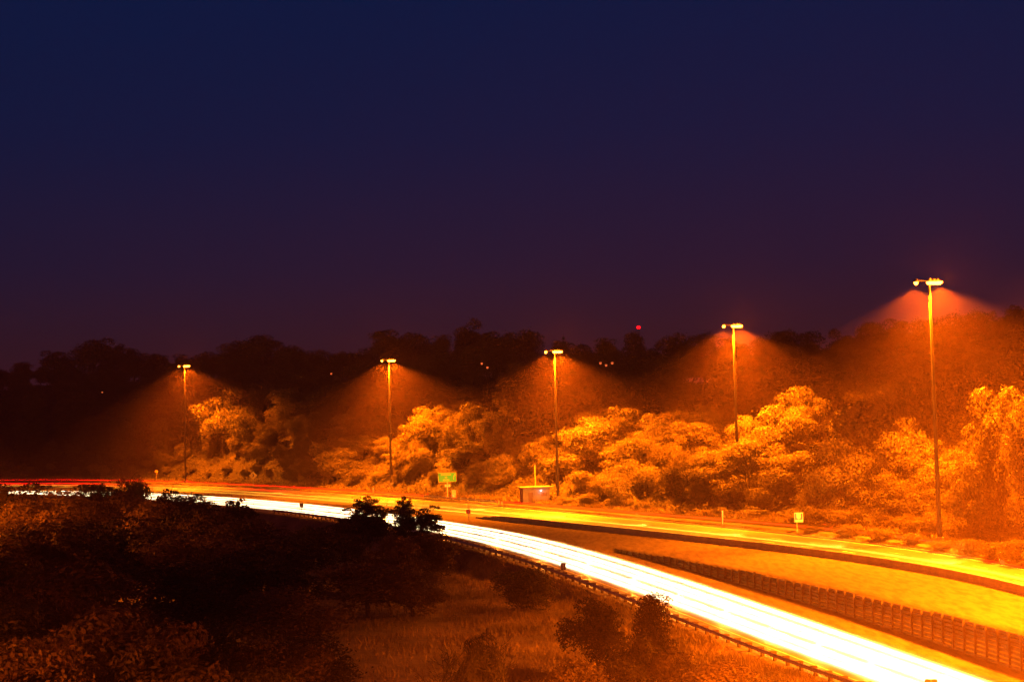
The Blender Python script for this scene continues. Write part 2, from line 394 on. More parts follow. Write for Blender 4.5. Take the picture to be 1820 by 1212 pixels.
# ------------------------------------------------------------------ crib retaining wall
wallpts = pts3(lambda t: ordered(t)[3]-.35, 1090, 2250, 1.75, off=-.8)
w0 = Vector(wallpts[0]); nw = min(len(wallpts), 90)
wall = empty('retaining_wall', w0, label='slatted crib retaining wall with close upright posts, beside the bright carriageway', cat='retaining wall')
slm = MB()
for i in range(nw-1):
    p = Vector(wallpts[i])-w0; q = Vector(wallpts[i+1])-w0
    hgt = max(.55, -.12-(wallpts[i][2])); d = (q-p); d.z = 0; d.normalize(); nrm = Vector((d.y, -d.x, 0))
    if i % 11 > 7: hgt += .12
    # lean back away from the road
    lean = .10
    ns = max(2, int(round(hgt/.36)))
    for k_ in range(ns):
        z0 = hgt*k_/ns; z1 = z0+hgt/ns*.62
        A = p - nrm*(-.0) + Vector((0, 0, 0)); b0 = len(slm.v)
        for e, base in ((0, p), (1, q)):
            for (oo, zz) in ((0, z0), (0, z1), (-.34, z1), (-.34, z0)):
                slm.v.append(tuple(base + nrm*(oo - zz*lean*1.0) + Vector((0, 0, zz))))
        for j in range(4):
            l = (j+1) % 4; slm.f.append((b0+j, b0+l, b0+4+l, b0+4+j))
    pm = MB(); s = Matrix.Translation(p + nrm*.09 - nrm*(hgt*.5*lean)) @ Matrix.Rotation(math.atan2(d.y, d.x), 4, 'Z') @ Matrix.Rotation(-lean*0, 4, 'X')
    pm.box((0, 0, hgt/2-.1), (.10, .20, hgt+.10), s); pm.build('post', M['slat'], wall, bevel=.015)
slm.build('slats', M['slat'], wall)
# backing face behind the slats
bk = MB(); bk.sweep([(Vector(p)-w0)+Vector((0, 0, -.2)) for p in wallpts[:nw]], [(-.52, 0), (-.52, .0+.35), (-.44, .35), (-.44, 0)])
bk.build('footing', M['concrete'], wall)

# ------------------------------------------------------------------ guardrails
def guardrail(fr, px0, px1, space, label, m_post, block=True, maxp=100):
    P = pts3(fr, px0, px1, space, off=0); P = P[:maxp]; o = Vector(P[0])
    g = empty('guardrail', o, label=label, cat='guardrail')
    Q = [Vector(p)-o for p in P]
    r = MB(); r.sweep(Q, [(.02, .45), (.06, .52), (.02, .60), (.06, .68), (.02, .76), (0, .76), (.03, .68), (-.01, .60), (.03, .52), (0, .45)])
    r.build('rail_beam', M['steel'], g)
    for i, q in enumerate(Q):
        t = Q[min(i+1, len(Q)-1)]-Q[max(i-1, 0)]; a = math.atan2(t.y, t.x); S = Matrix.Translation(q) @ Matrix.Rotation(a, 4, 'Z')
        m = MB(); m.box((0, .40, .28), (.26, .24, 1.04), S)
        ps = m.build('post', m_post, g)
        if block:
            m = MB(); m.box((0, .145, .60), (.26, .25, .42), S); m.build('spacer_block', m_post, ps)
    return g
guardrail(lambda t: ordered(t)[0], 484, 1640, 2.3, 'long timber post guardrail along the near edge of the white lit carriageway', M['wood'])
guardrail(lambda t: ordered(t)[5]+1.2, 752, 888, 3.6, 'short bright steel guardrail at the far road edge, right of the green sign', M['steel'], False)

# ------------------------------------------------------------------ lamp masts
ORD = ['leftmost', 'second', 'third', 'fourth', 'rightmost']
MASTS = [(330, 465.0, 650), (695, 363.0, 640), (991, 290.0, 624), (1312, 262.0, 578), (1666, 190.0, 500)]
def make_mast(x, y, z, H, rz, label, heads=4, power=1.0, lean=1.0):
    t = empty('lamp_mast', (x, y, z), 0, label, 'lamp mast', 'tall lamp masts along the far side of the highway')
    m = MB(); m.tube((0, 0, -1), (0, 0, H), .33, .13, 16); m.build('pole', M['mast'], t, smooth=False)
    m = MB(); m.tube((0, 0, -.3), (0, 0, .5), .55, .5, 12); m.build('base', M['concrete'], t)
    c, s = math.cos(rz), math.sin(rz)
    m = MB(); S = Matrix.Rotation(rz, 4, 'Z'); m.box((-.2, 0, H+.10), (3.3, .14, .14), S); m.tube((0, 0, H-.1), (0, 0, H+.35), .26, .2, 12)
    m.build('crossarm', M['mast'], t)
    for hx in (-1.75, .05, .62, 1.15)[:heads]:
        m = MB(); px = hx*c; py = hx*s
        m.tube((px, py, H-.02), (px, py, H+.34), .34, .20, 12); hd = m.build('lamp_head', M['mast'], t)
        m = MB(); rr = .62 if hx > 1 else .42 if hx > 0 else .26
        for (a0, a1, r0, r1) in ((-.42, -.30, .45, .8), (-.30, -.12, .8, 1), (-.12, -.02, 1, .9)): m.tube((px, py, H+a0), (px, py, H+a1), rr*r0, rr*r1, 12); m.build('lens', M['lens'], hd)
    pl_ = bpy.data.lights.new('lens_glow', 'POINT'); pl_.energy = MAST_W*(.012 if 'five' in label else .0001)*min(power, 1); pl_.color = MAST_COL; pl_.shadow_soft_size = .35
    po = bpy.data.objects.new('lens_glow', pl_); link(po, t); po.location = (1.15*c, 1.15*s-.9, H-.35)
    for hx, f, tilt, ang in ((1.15, .66, 9, 132), (-1.75, .36, -6, 126)):
        ld = bpy.data.lights.new('mast_lamp', 'SPOT'); ld.energy = MAST_W*f*power; ld.color = MAST_COL
        ld.spot_size = rad(ang); ld.spot_blend = .55; ld.shadow_soft_size = .25
        lo = bpy.data.objects.new('mast_lamp', ld); link(lo, t); lo.location = (hx*c, hx*s, H-.62); lo.rotation_euler = (0, -rad(tilt)*lean, rz)
    return t
for (px, d, ytop), o in zip(MASTS, ORD):
    x, y, z = at(px, d)
    rr = ray(px-5, ytop); zt = ZC + rr[2]/math.hypot(rr[0], rr[1])*d
    make_mast(x, y, z, zt-z, rad(4), '%s of the five tall lamp masts behind the far carriageway, orange lamps lit' % o,
              power={'leftmost': .6, 'second': .95, 'third': .95, 'fourth': 1.0, 'rightmost': 1.0}[o])
# the next mast of the row stands just outside the picture and lights the slope in front
make_mast(66.0, 108.0, gz(66.0, 108.0), 33.5, rad(4), 'next tall lamp mast of the row, just beyond the right edge of the picture', power=2.3, lean=-.7)
make_mast(-78.0, 42.0, gz(-78.0, 42.0), 33.5, rad(4), 'added fill lamp mast on the near side of the road, out of view to the left', power=2.2)  # unseen mast added to light the trees of the left foreground
make_mast(37.0, 44.0, gz(37.0, 44.0), 33.5, rad(165), 'added fill lamp mast on the near verge, just outside the right edge of the picture', power=4.6, lean=0.3)  # added out of view to brighten the near grass slope
make_mast(-104.0, 168.0, gz(-104.0, 168.0), 33.5, rad(4), 'farther added fill lamp mast on the near side, out of view to the left', power=1.7)  # second unseen mast at left, added to lift the dark trees farther off

# ------------------------------------------------------------------ light of the traffic on the road
def traffic(fr, th0, th1, col, wpm2, width, hgt, name, spread=140):
    P = pathline(fr, th0, th1, 1.0); i = 0
    while i < len(P)-3:
        d = math.hypot(*P[i]); n = int(max(6, d/13)); j = min(i+n, len(P)-1)
        a, c = P[i], P[j]; mid = (a+c)/2; L = float(np.linalg.norm(c-a)); z = gz(*mid)
        ld = bpy.data.lights.new(name, 'AREA'); ld.shape = 'RECTANGLE'; ld.size = L; ld.size_y = .35; ld.spread = rad(spread)
        ld.energy = wpm2*L*width; ld.color = col
        lo = link(bpy.data.objects.new(name, ld)); lo.location = (mid[0], mid[1], z+hgt)
        dz = gz(*c)-gz(*a); lo.rotation_euler = (0, -math.atan2(dz, L), math.atan2(c[1]-a[1], c[0]-a[0])); i = j
def beams(fr, pxs, col, W, name, sg=-1, hb=1.15):
    # headlamps of traffic on the far carriageway, which runs away to the left
    for px in pxs:
        th = azim(px); r = float(fr(np.array([th]))[0]); r2 = float(fr(np.array([th+sg*.02]))[0]); p = Vector((r*math.sin(th), r*math.cos(th), gz(r*math.sin(th), r*math.cos(th))+hb)); q = Vector((r2*math.sin(th+sg*.02), r2*math.cos(th+sg*.02), gz(r2*math.sin(th+sg*.02), r2*math.cos(th+sg*.02))+hb+.3))
        ld = bpy.data.lights.new(name, 'SPOT'); ld.energy = W; ld.color = col; ld.spot_size = rad(100); ld.spot_blend = 1.0; ld.shadow_soft_size = .15
        lo = link(bpy.data.objects.new(name, ld)); lo.location = p; lo.rotation_euler = (q-p).to_track_quat('-Z', 'Y').to_euler()
WHITE = (1.0, .78, .42); AMBER = (1.0, .46, .03); REDC = (1.0, .003, .001)
for t, e_ in ((.12, .8), (.30, 1.3), (.52, .8), (.69, 1.3), (.91, 1.0)): traffic(frac(1, 2, t), -21, 23, WHITE, HEAD_W*e_, 2.4, .65, 'headlight_glow')
for t in (.30, .55): traffic(frac(4, 5, t), -21, 23, AMBER, FLOW_W, 4, .65, 'headlight_glow')
beams(frac(4, 5, .6), (500, 700, 860, 1000, 1150, 1320, 1500, 1700, 2000), (1.0, .30, .03), 34000.0, 'headlight_beam')
beams(frac(1, 2, .5), (560, 680, 790, 880, 960, 1040, 1120, 1200, 1280, 1360, 1440, 1530), (1.0, .30, .03), 8000.0, 'headlight_beam', 1, .9)
traffic(frac(4, 5, .86), -21, -7, REDC, TAIL_W*1.6, 4, .8, 'tail_light_glow')
traffic(frac(4, 5, .55), -21, -12, REDC, TAIL_W, 4, .8, 'tail_light_glow')
traffic(frac(4, 5, .97), 14, 23, REDC, TAIL_W, 2, .6, 'tail_light_glow', 110)
traffic(lambda t: ordered(t)[6], -21, 23, REDC, TAIL_W*10, 3.0, .8, 'tail_light_glow', 110)

# ------------------------------------------------------------------ vegetation meshes
def leaves_mesh(name, C, Nrm, size, m, rng):
    n = len(C); a = rng.normal(size=(n, 3)); Nrm = Nrm/np.linalg.norm(Nrm, axis=1)[:, None]
    u = np.cross(Nrm, a); u /= np.linalg.norm(u, axis=1)[:, None]; v = np.cross(Nrm, u)
    s = (size*rng.uniform(.6, 1.3, n))[:, None]; w = s*rng.uniform(.35, .6, n)[:, None]
    V = np.stack([C-u*s, C-v*w+Nrm*s*.15, C+u*s, C+v*w+Nrm*s*.15], 1).reshape(-1, 3)
    return mesh_np(name, V, np.arange(4*n).reshape(n, 4), m)
def crown_pts(rng, n, R, z0, z1, nb, br, flat=1.0, up=.0, taper=0.0):
    H = (z1-z0)/2; cz = (z0+z1)/2
    d = rng.normal(size=(nb, 3)); d /= np.linalg.norm(d, axis=1)[:, None]
    rad_ = rng.uniform(.25, .86, nb)[:, None]
    B = d*rad_*np.array([R, R, H]) + [0, 0, cz]
    if taper: B[:, :2] *= (1-taper*np.clip((B[:, 2]-z0)/(z1-z0), 0, 1))[:, None]
    b = rng.uniform(*br, nb)
    w = b**2; k = rng.choice(nb, n, p=w/w.sum())
    e = rng.normal(size=(n, 3)); e[:, 2] += up; e /= np.linalg.norm(e, axis=1)[:, None]
    q = rng.uniform(.45, 1.05, n)[:, None]**.45
    C = B[k] + e*q*b[k][:, None]*np.array([1, 1, flat])
    return C, e + rng.normal(size=(n, 3))*.45, B
def trunk_mesh(rng, z, B, r=.22, m=None, nl=9):
    t = MB(); p = Vector((0, 0, -.6)); segs = 5; top = z*1.05
    pts = [p] + [Vector((rng.normal()*.15*i, rng.normal()*.15*i, top*i/segs)) for i in range(1, segs+1)]
    for i in range(segs): t.tube(pts[i], pts[i+1], r*(1-i/segs*.6), r*(1-(i+1)/segs*.6), 7, False)
    for c in B[:nl]:
        s = pts[2 + int(rng.integers(0, 3))]; c = Vector(c); mid = (s+c)/2 + Vector((0, 0, .3))
        t.tube(s, mid, r*.38, r*.25, 5, False); t.tube(mid, c, r*.25, r*.09, 5, False)
    return t.mesh('trunk', m or M['bark'])
def bare_mesh(seed, H, spread=.55, r0=.24, depth=5, m=None):
    rng = random.Random(seed); t = MB()
    def grow(p, d, L, r, k):
        n = 3; q = p
        for i in range(n):
            d = (d + Vector((rng.gauss(0, .13), rng.gauss(0, .13), rng.gauss(.03, .07)))).normalized()
            e = q + d*(L/n); t.tube(q, e, r*(1-i*.2), r*(1-(i+1)*.2), 4 if k < 3 else 5, False); q = e
            if k > 0 and rng.random() < .85:
                s = d.orthogonal(); s.rotate(Matrix.Rotation(rng.uniform(0, 6.28), 3, d))
                grow(q, (d*.75 + s*spread*rng.uniform(.7, 1.3)).normalized(), L*rng.uniform(.5, .72), r*.58, k-1)
        if k > 0: grow(q, d, L*.6, r*.5, k-1)
    grow(Vector((0, 0, -.4)), Vector((0, 0, 1)), H*.42, r0, depth)
    return t.mesh('branches', m or M['deadwood'])
# every prototype is 10 m tall with a ~4 m crown radius (scaled per tree)
PROTO = {}
def proto(key, n, leaf, m, R=4.0, z0=-.3, z1=10, nb=60, br=(.7, 1.4), flat=.8, up=.25, taper=0.0, tr=.22, seed=1):
    rng = np.random.default_rng(seed); C, Nn, B = crown_pts(rng, n, R-.8, z0+.6, z1-.7, nb, br, flat, up, taper)
    sp = int(n*.10); e = rng.normal(size=(sp, 3)); C[:sp] += e*.35
    zt = np.percentile(C[:, 2], 99.8); C[:, 2] *= 10/zt; rp_ = np.percentile(np.hypot(C[:, 0], C[:, 1]), 97); C[:, :2] *= R/rp_; B = B*np.array([R/rp_, R/rp_, 10/zt])
    PROTO[key] = (trunk_mesh(rng, z1*.72, B, tr), leaves_mesh('crown', C, Nn, leaf, M[m], rng), R)
proto('round_a', 12000, .17, 'leaf', seed=11)
proto('round_b', 12000, .17, 'leaf', nb=42, br=(.8, 1.7), seed=12)
proto('round_c', 12000, .17, 'leaf_sumac', nb=80, br=(.5, 1.1), seed=13)
proto('layer_a', 12000, .17, 'leaf_sumac', nb=46, br=(.8, 1.5), flat=.85, up=.3, seed=14)
proto('layer_b', 12000, .17, 'leaf', nb=60, br=(.7, 1.3), flat=.85, up=.3, seed=15)
proto('pale_a', 12000, .17, 'leaf_pale', nb=70, br=(.6, 1.2), seed=16)
proto('pale_b', 12000, .17, 'leaf_pale', nb=50, br=(.7, 1.5), flat=.9, up=.3, seed=17)
proto('tall_a', 7000, .17, 'leaf', R=2.8, z0=1.5, nb=50, br=(.6, 1.1), taper=.4, seed=18)
proto('shrub_a', 8000, .25, 'leaf_sumac', R=5.0, z0=-1, z1=10, nb=40, br=(1.2, 2.4), flat=.8, up=.4, seed=19)
proto('shrub_b', 8000, .25, 'leaf_pale', R=5.0, z0=-1, z1=10, nb=34, br=(1.2, 2.6), flat=.7, up=.4, seed=20)
proto('shrub_c', 8000, .25, 'leaf', R=5.0, z0=-1, z1=10, nb=48, br=(1.0, 2.2), flat=.8, up=.4, seed=21)
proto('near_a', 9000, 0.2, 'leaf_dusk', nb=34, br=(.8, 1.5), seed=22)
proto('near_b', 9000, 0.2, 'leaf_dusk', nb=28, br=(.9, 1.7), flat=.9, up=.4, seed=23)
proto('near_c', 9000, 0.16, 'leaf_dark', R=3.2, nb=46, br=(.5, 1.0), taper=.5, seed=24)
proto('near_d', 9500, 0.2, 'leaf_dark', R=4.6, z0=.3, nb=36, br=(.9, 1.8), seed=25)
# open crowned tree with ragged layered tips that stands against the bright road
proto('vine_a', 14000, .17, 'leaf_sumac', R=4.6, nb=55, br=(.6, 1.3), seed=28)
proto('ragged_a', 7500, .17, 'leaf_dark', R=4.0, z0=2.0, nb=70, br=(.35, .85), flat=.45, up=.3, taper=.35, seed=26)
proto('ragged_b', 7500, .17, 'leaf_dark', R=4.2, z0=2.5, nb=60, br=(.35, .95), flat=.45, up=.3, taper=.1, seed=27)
# conifer
rng = np.random.default_rng(31); n = 2600; hz = rng.uniform(0, 1, n)**.8; lay = np.floor(hz*11)/11+rng.uniform(0, .05, n)
ang = rng.uniform(0, 2*np.pi, n); rr = (1-lay)*2.6*rng.uniform(.2, 1, n)**.5
C = np.stack([rr*np.cos(ang), rr*np.sin(ang), 1.0+lay*9-rr*.25], -1)
t = MB(); t.tube((0, 0, -.5), (0, 0, 10.2), .2, .03, 6)
PROTO['conifer'] = (t.mesh('trunk', M['bark']), leaves_mesh('crown', C, np.stack([np.cos(ang)*.3, np.sin(ang)*.3, 1+0*ang], -1), .3, M['needle'], rng), 2.6)
BARE = {'bare_a': bare_mesh(3, 10), 'bare_b': bare_mesh(5, 10, .7, .27), 'bare_c': bare_mesh(9, 10, .45, .2, 4)}
def tree(kind, x, y, z, h, w, name='tree', label=None, cat='tree', group=None, rz=None):
    """h = height, w = crown width in metres"""
    rz = random.uniform(0, 6.28) if rz is None else rz
    o = empty(name, (x, y, z-.15), rz, label, cat, group)
    if kind in BARE:
        s = h/10; o.scale = (w/6.5, w/6.5, s); link(bpy.data.objects.new('branches', BARE[kind]), o); return o
    tm, cm, R = PROTO[kind]; o.scale = (w/(2*R), w/(2*R), h/10)
    link(bpy.data.objects.new('trunk', tm), o); link(bpy.data.objects.new('crown', cm), o); return o
def height_for(px, ytop, d, z):
    rr = ray(px, ytop); return ZC + rr[2]/math.hypot(rr[0], rr[1])*d - z

# ---- labels for the trees of the bank: row + stretch between lamp masts + count from the left
STR = [(-1e9, 330, 'left of the leftmost lamp mast'), (330, 695, 'between leftmost and second lamp masts'), (695, 991, 'between second and third lamp masts'),
       (991, 1312, 'between third and fourth lamp masts'), (1312, 1666, 'between fourth and rightmost lamp masts'), (1666, 1e9, 'right of the rightmost lamp mast')]
NUM = ['first', 'second', 'third', 'fourth', 'fifth', 'sixth', 'seventh', 'eighth', 'ninth', 'tenth', 'eleventh', 'twelfth', 'thirteenth', 'fourteenth', 'fifteenth', 'sixteenth', 'seventeenth', 'eighteenth', 'nineteenth', 'twentieth', 'twenty-first', 'twenty-second', 'twenty-third', 'twenty-fourth', 'twenty-fifth', 'twenty-sixth', 'twenty-seventh', 'twenty-eighth', 'twenty-ninth', 'thirtieth']
ROWS = {}
def bank_tree(row, kind, px, off, h, w, name, word, group):
    d = lines(px)[6]+off; x, y, z = at(px, d)
    if isinstance(h, tuple): h = height_for(px, h[0], d, z)
    o = tree(kind, x, y, z, max(h, 1.5), w, name, None, 'shrub' if name == 'shrub' else 'tree', group)
    ROWS.setdefault(row, []).append((px, o, word))
    return o
def finish_labels(where):
    for row, L in ROWS.items():
        for a, b_, txt in STR:
            S = sorted([q for q in L if a <= q[0] < b_], key=lambda q: q[0])
            for i, (px, o, word) in enumerate(S):
                o['label'] = '%s %s from left %s %s' % (NUM[i], word, where[row], txt)

# verge shrubs
def rowgen(x0, x1, stepf, jit=.35):
    x = x0; L = []
    while x < x1:
        s = stepf(x); L.append(x + random.uniform(-jit, jit)*s); x += s
    return L
near_f = lambda x: 1.0 + max(0, (x-500))/900.0      # things get bigger to the right
for px in rowgen(-15, 2150, lambda x: 26*near_f(x)):
    if 900 < px < 1005: continue
    k = random.choice(['shrub_a', 'shrub_b', 'shrub_c', 'shrub_b'])
    h = random.uniform(2.6, 5.0)*(1.15 if px > 950 else .8); bank_tree('A', k, px, random.uniform(13, 23), h, h*random.uniform(1.15, 1.6), 'shrub', 'shrub', 'shrubs along the foot of the wooded bank')
BIG = [('pale_b', 1500, 15, 778, 11), ('pale_a', 1622, 22, 742, 10), ('round_c', 1592, 14, 838, 8.5), ('vine_a', 1752, 10, 795, 8.5), ('pale_a', 1690, 22, 800, 9), ('pale_b', 1270, 22, 800, 11), ('pale_a', 1115, 20, 815, 11), ('pale_b', 880, 22, 815, 11), ('pale_b', 600, 18, 795, 12), ('pale_a', 395, 38, 690, 21.1), ('layer_a', 338, 42, 705, 15.6), ('layer_b', 240, 38, 716, 13.3), ('pale_b', 290, 30, 742, 12.5), ('round_c', 440, 34, 735, 11.7), ('layer_a', 650, 40, 765, 14.8), ('layer_b', 765, 42, 745, 17.2), ('pale_a', 830, 34, 780, 13.3), ('tall_a', 510, 24, 812, 6), ('shrub_a', 585, 25, 832, 9), ('pale_b', 720, 30, 790, 11.7), ('pale_b', 1060, 40, 740, 15.6), ('pale_a', 1160, 38, 765, 14.0), ('round_b', 1080, 60, 705, 14.8), ('layer_a', 900, 46, 770, 14.0), ('pale_b', 1010, 31, 800, 11.7), ('round_c', 1230, 44, 748, 11.7), ('pale_a', 1345, 31, 768, 13.3), ('pale_b', 1420, 32, 800, 10.9), ('pale_a', 1560, 30, 690, 12.9), ('round_c', 1500, 23, 790, 12), ('pale_b', 1400, 46, 770, 10.9), ('vine_a', 1795, 12, 688, 11.5), ('vine_a', 1740, 9, 812, 9), ('round_c', 1640, 41, 672, 10.1), ('vine_a', 1845, 8, 730, 9)]
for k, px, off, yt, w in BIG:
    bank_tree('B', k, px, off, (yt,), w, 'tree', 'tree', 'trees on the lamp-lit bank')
for px in rowgen(-10, 2250, lambda x: 27*near_f(x)):
    if any(abs(px-q[1]) < 18 for q in BIG): continue
    k = random.choice(['round_a', 'round_c', 'layer_a', 'pale_a', 'pale_b', 'layer_b'])
    h = random.uniform(5.5, 9.5); bank_tree('B', k, px, random.uniform(26, 39), h, h*random.uniform(.78, 1.08), 'tree', 'tree', 'trees on the lamp-lit bank')
for px in rowgen(-20, 2350, lambda x: 31*near_f(x)):
    k = random.choice(['round_a', 'round_b', 'round_c', 'layer_a', 'layer_b', 'pale_b'])
    h = random.uniform(7, 11); bank_tree('C', k, px, random.uniform(44, 60), h, h*random.uniform(.8, 1.1), 'tree', 'tree', 'trees on the lamp-lit bank')
for px in rowgen(-20, 2250, lambda x: 46*near_f(x)):
    k = random.choice(['round_a', 'round_b', 'layer_b', 'tall_a', 'round_c'])
    h = random.uniform(9, 13); bank_tree('D', k, px, random.uniform(68, 86), h, h*random.uniform(1.0, 1.3), 'tree', 'tree', 'trees of the dark wood on the upper slope')
for px in rowgen(-20, 1890, lambda x: 46*near_f(x)):
    k = random.choice(['round_a', 'round_b', 'round_b'])
    h = random.uniform(10, 13); bank_tree('E', k, px, random.uniform(98, 116), h, h*random.uniform(1.1, 1.35), 'tree', 'tree', 'trees of the dark wood on the upper slope')
SKT = [(5,655,34),(45,643,40),(105,624,58),(168,601,70),(205,612,40),(240,619,55),(285,628,45),(330,629,55),(380,625,60),(428,606,60),(462,595,80),(515,614,60),(565,622,60),(612,627,60),(655,617,60),(700,585,85),(745,592,80),(785,612,40),
       (842,568,66),(885,588,60),(930,586,80),(1035,610,60),(1085,610,55),(1137,589,52),(1172,608,40),(1212,592,60),(1262,592,70),(1315,600,60),(1365,598,60),(1408,586,55),(1455,588,60),(1502,584,60),(1552,572,70),(1600,568,70),(1648,566,60),(1698,556,75),(1752,551,70),(1802,545,70),(1850,543,70)]
for px, yt, wp in SKT:
    d = lines(px)[6]+RIDGE_OFF; bank_tree('S', random.choice(['round_a', 'round_b', 'round_c', 'layer_b', 'layer_a']), px, RIDGE_OFF+random.uniform(-4, 4), (yt,), wp*d/FPX*1.12, 'tree', 'tree', 'trees on the skyline')
for px, yt, w in ((995, 604, 5.5), (1008, 594, 6.5)):
    bank_tree('S', 'conifer', px, RIDGE_OFF-6, (yt,), w, 'conifer_tree', 'spire-shaped conifer', 'conifers on the skyline')
for px in rowgen(-10, 1890, lambda x: 52*near_f(x)):
    o = bank_tree('S2', 'round_b', px, RIDGE_OFF+18, 9, 15, 'tree', 'tree', 'trees behind the skyline trees')
bank_tree('F', 'bare_c', 1210, 10, 10, 9, 'bare_tree', 'bare pale tree', 'leafless trees'); bank_tree('F', 'bare_b', 1330, 20, 12, 6, 'bare_tree', 'bare pale tree', 'leafless trees')
for px in rowgen(-10, 1880, lambda x: 30*near_f(x), .5):
    bank_tree('S3', random.choice(['tall_a', 'round_c', 'round_a', 'tall_a']), px, RIDGE_OFF-random.uniform(4, 12), random.uniform(8, 14.5), random.uniform(4, 9), 'tree', 'slim tree', 'slim trees under the skyline')
for px in rowgen(-10, 1300, lambda x: 21*near_f(x), .5):
    h = random.uniform(5, 9); bank_tree('H', random.choice(['round_a', 'round_c', 'pale_b', 'layer_a', 'round_b']), px, random.uniform(18, 58), h, h*random.uniform(.9, 1.2), 'tree', 'bush', 'trees on the lamp-lit bank')
# shrubs on the strip between far road and ramp
for px in [1440, 1500, 1560, 1615, 1665, 1715, 1760, 1800, 1845]:
    g, a, b_, w_, f_, h_, rp = lines(px); o = tree(random.choice(['shrub_a', 'shrub_b']), *at(px, h_+max(rp-5.5-h_, 1.5)*random.uniform(.5, .8)), random.uniform(.9, 1.7) if px < 1700 else random.uniform(1.6, 2.6), random.uniform(2.5, 4.5), 'shrub', None, 'shrub', 'low shrubs at the far road edge')
    ROWS.setdefault('V', []).append((px, o, 'low shrub'))
for px in rowgen(1470, 1850, lambda x: 34):
    bank_tree('G', random.choice(['shrub_a', 'shrub_c', 'shrub_b']), px, random.uniform(7.5, 12), random.uniform(2.2, 3.6), random.uniform(4, 6.5), 'shrub', 'leafy shrub', 'shrubs between the ramp and the masts')
for px in rowgen(1000, 1460, lambda x: 52, .45):
    bank_tree('G', random.choice(['shrub_a', 'shrub_b']), px, random.uniform(7.5, 12), random.uniform(1.2, 2.4), random.uniform(3, 5), 'shrub', 'leafy shrub', 'shrubs between the ramp and the masts')
finish_labels({'H': 'amid bank trees', 'G': 'before the bank', 'A': 'at the bank foot', 'B': 'on the lower bank', 'C': 'on the middle bank', 'D': 'high on the slope', 'E': 'just below the skyline', 'S': 'on the skyline', 'S3': 'below the skyline', 'S2': 'behind the skyline', 'F': 'on the bank', 'V': 'beside the kerb'})

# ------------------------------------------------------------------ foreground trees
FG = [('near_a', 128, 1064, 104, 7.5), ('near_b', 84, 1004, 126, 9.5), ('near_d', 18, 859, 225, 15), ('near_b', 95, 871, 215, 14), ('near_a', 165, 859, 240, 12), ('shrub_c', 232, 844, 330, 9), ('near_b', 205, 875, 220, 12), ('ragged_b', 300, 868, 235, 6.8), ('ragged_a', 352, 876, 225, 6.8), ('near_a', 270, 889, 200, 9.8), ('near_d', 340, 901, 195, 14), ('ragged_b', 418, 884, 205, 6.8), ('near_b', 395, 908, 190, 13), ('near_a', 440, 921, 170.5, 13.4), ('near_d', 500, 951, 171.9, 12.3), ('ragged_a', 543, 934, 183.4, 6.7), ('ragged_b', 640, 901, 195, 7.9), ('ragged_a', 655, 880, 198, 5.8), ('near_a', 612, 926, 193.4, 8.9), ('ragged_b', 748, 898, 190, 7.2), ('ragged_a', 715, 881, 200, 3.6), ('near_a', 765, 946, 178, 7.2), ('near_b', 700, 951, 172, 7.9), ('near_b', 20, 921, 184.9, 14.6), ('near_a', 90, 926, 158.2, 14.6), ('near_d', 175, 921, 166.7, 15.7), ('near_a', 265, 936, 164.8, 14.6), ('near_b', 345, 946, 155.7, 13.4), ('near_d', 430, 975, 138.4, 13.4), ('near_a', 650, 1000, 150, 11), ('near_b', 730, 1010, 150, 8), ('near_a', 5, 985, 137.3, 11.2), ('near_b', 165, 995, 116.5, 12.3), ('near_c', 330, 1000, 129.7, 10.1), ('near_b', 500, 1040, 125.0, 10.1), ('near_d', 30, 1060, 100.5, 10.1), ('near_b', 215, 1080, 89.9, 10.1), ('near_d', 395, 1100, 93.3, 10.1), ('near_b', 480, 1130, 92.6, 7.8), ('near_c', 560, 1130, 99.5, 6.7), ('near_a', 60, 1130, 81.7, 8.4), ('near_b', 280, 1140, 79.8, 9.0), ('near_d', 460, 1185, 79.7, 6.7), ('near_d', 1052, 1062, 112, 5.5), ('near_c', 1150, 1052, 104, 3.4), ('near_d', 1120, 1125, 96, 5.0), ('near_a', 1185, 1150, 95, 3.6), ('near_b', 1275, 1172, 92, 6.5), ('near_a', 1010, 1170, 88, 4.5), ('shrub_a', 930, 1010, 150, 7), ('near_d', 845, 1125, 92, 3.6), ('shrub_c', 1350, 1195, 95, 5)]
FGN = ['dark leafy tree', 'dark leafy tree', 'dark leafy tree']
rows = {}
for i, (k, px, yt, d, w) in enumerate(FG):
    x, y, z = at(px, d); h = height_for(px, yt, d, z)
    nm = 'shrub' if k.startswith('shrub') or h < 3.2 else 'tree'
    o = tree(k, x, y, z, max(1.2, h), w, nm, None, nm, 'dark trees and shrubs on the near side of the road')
    band = 0 if yt < 900 else 1 if yt < 960 else 2 if yt < 1050 else 3 if yt < 1120 else 4
    rows.setdefault((band, nm), []).append((px, o, k))
BT = ['topping out against the lit road', 'just below the road line', 'in the middle of the dark foreground', 'in the lower foreground', 'at the bottom edge']
for (band, nm), L in rows.items():
    L.sort(key=lambda q: q[0])
    for i, (px, o, k) in enumerate(L):
        look = 'ragged thin-topped' if k.startswith('ragged') else 'slender pointed' if k == 'near_c' else 'broad bushy' if k == 'near_d' else 'dark leafy'
        o['label'] = '%s %s, %s from left of the %ss %s' % (look, nm, NUM[i] if i < 18 else 'last', nm, BT[band]) if len(L) > 1 else '%s %s %s' % (look, nm, BT[band])
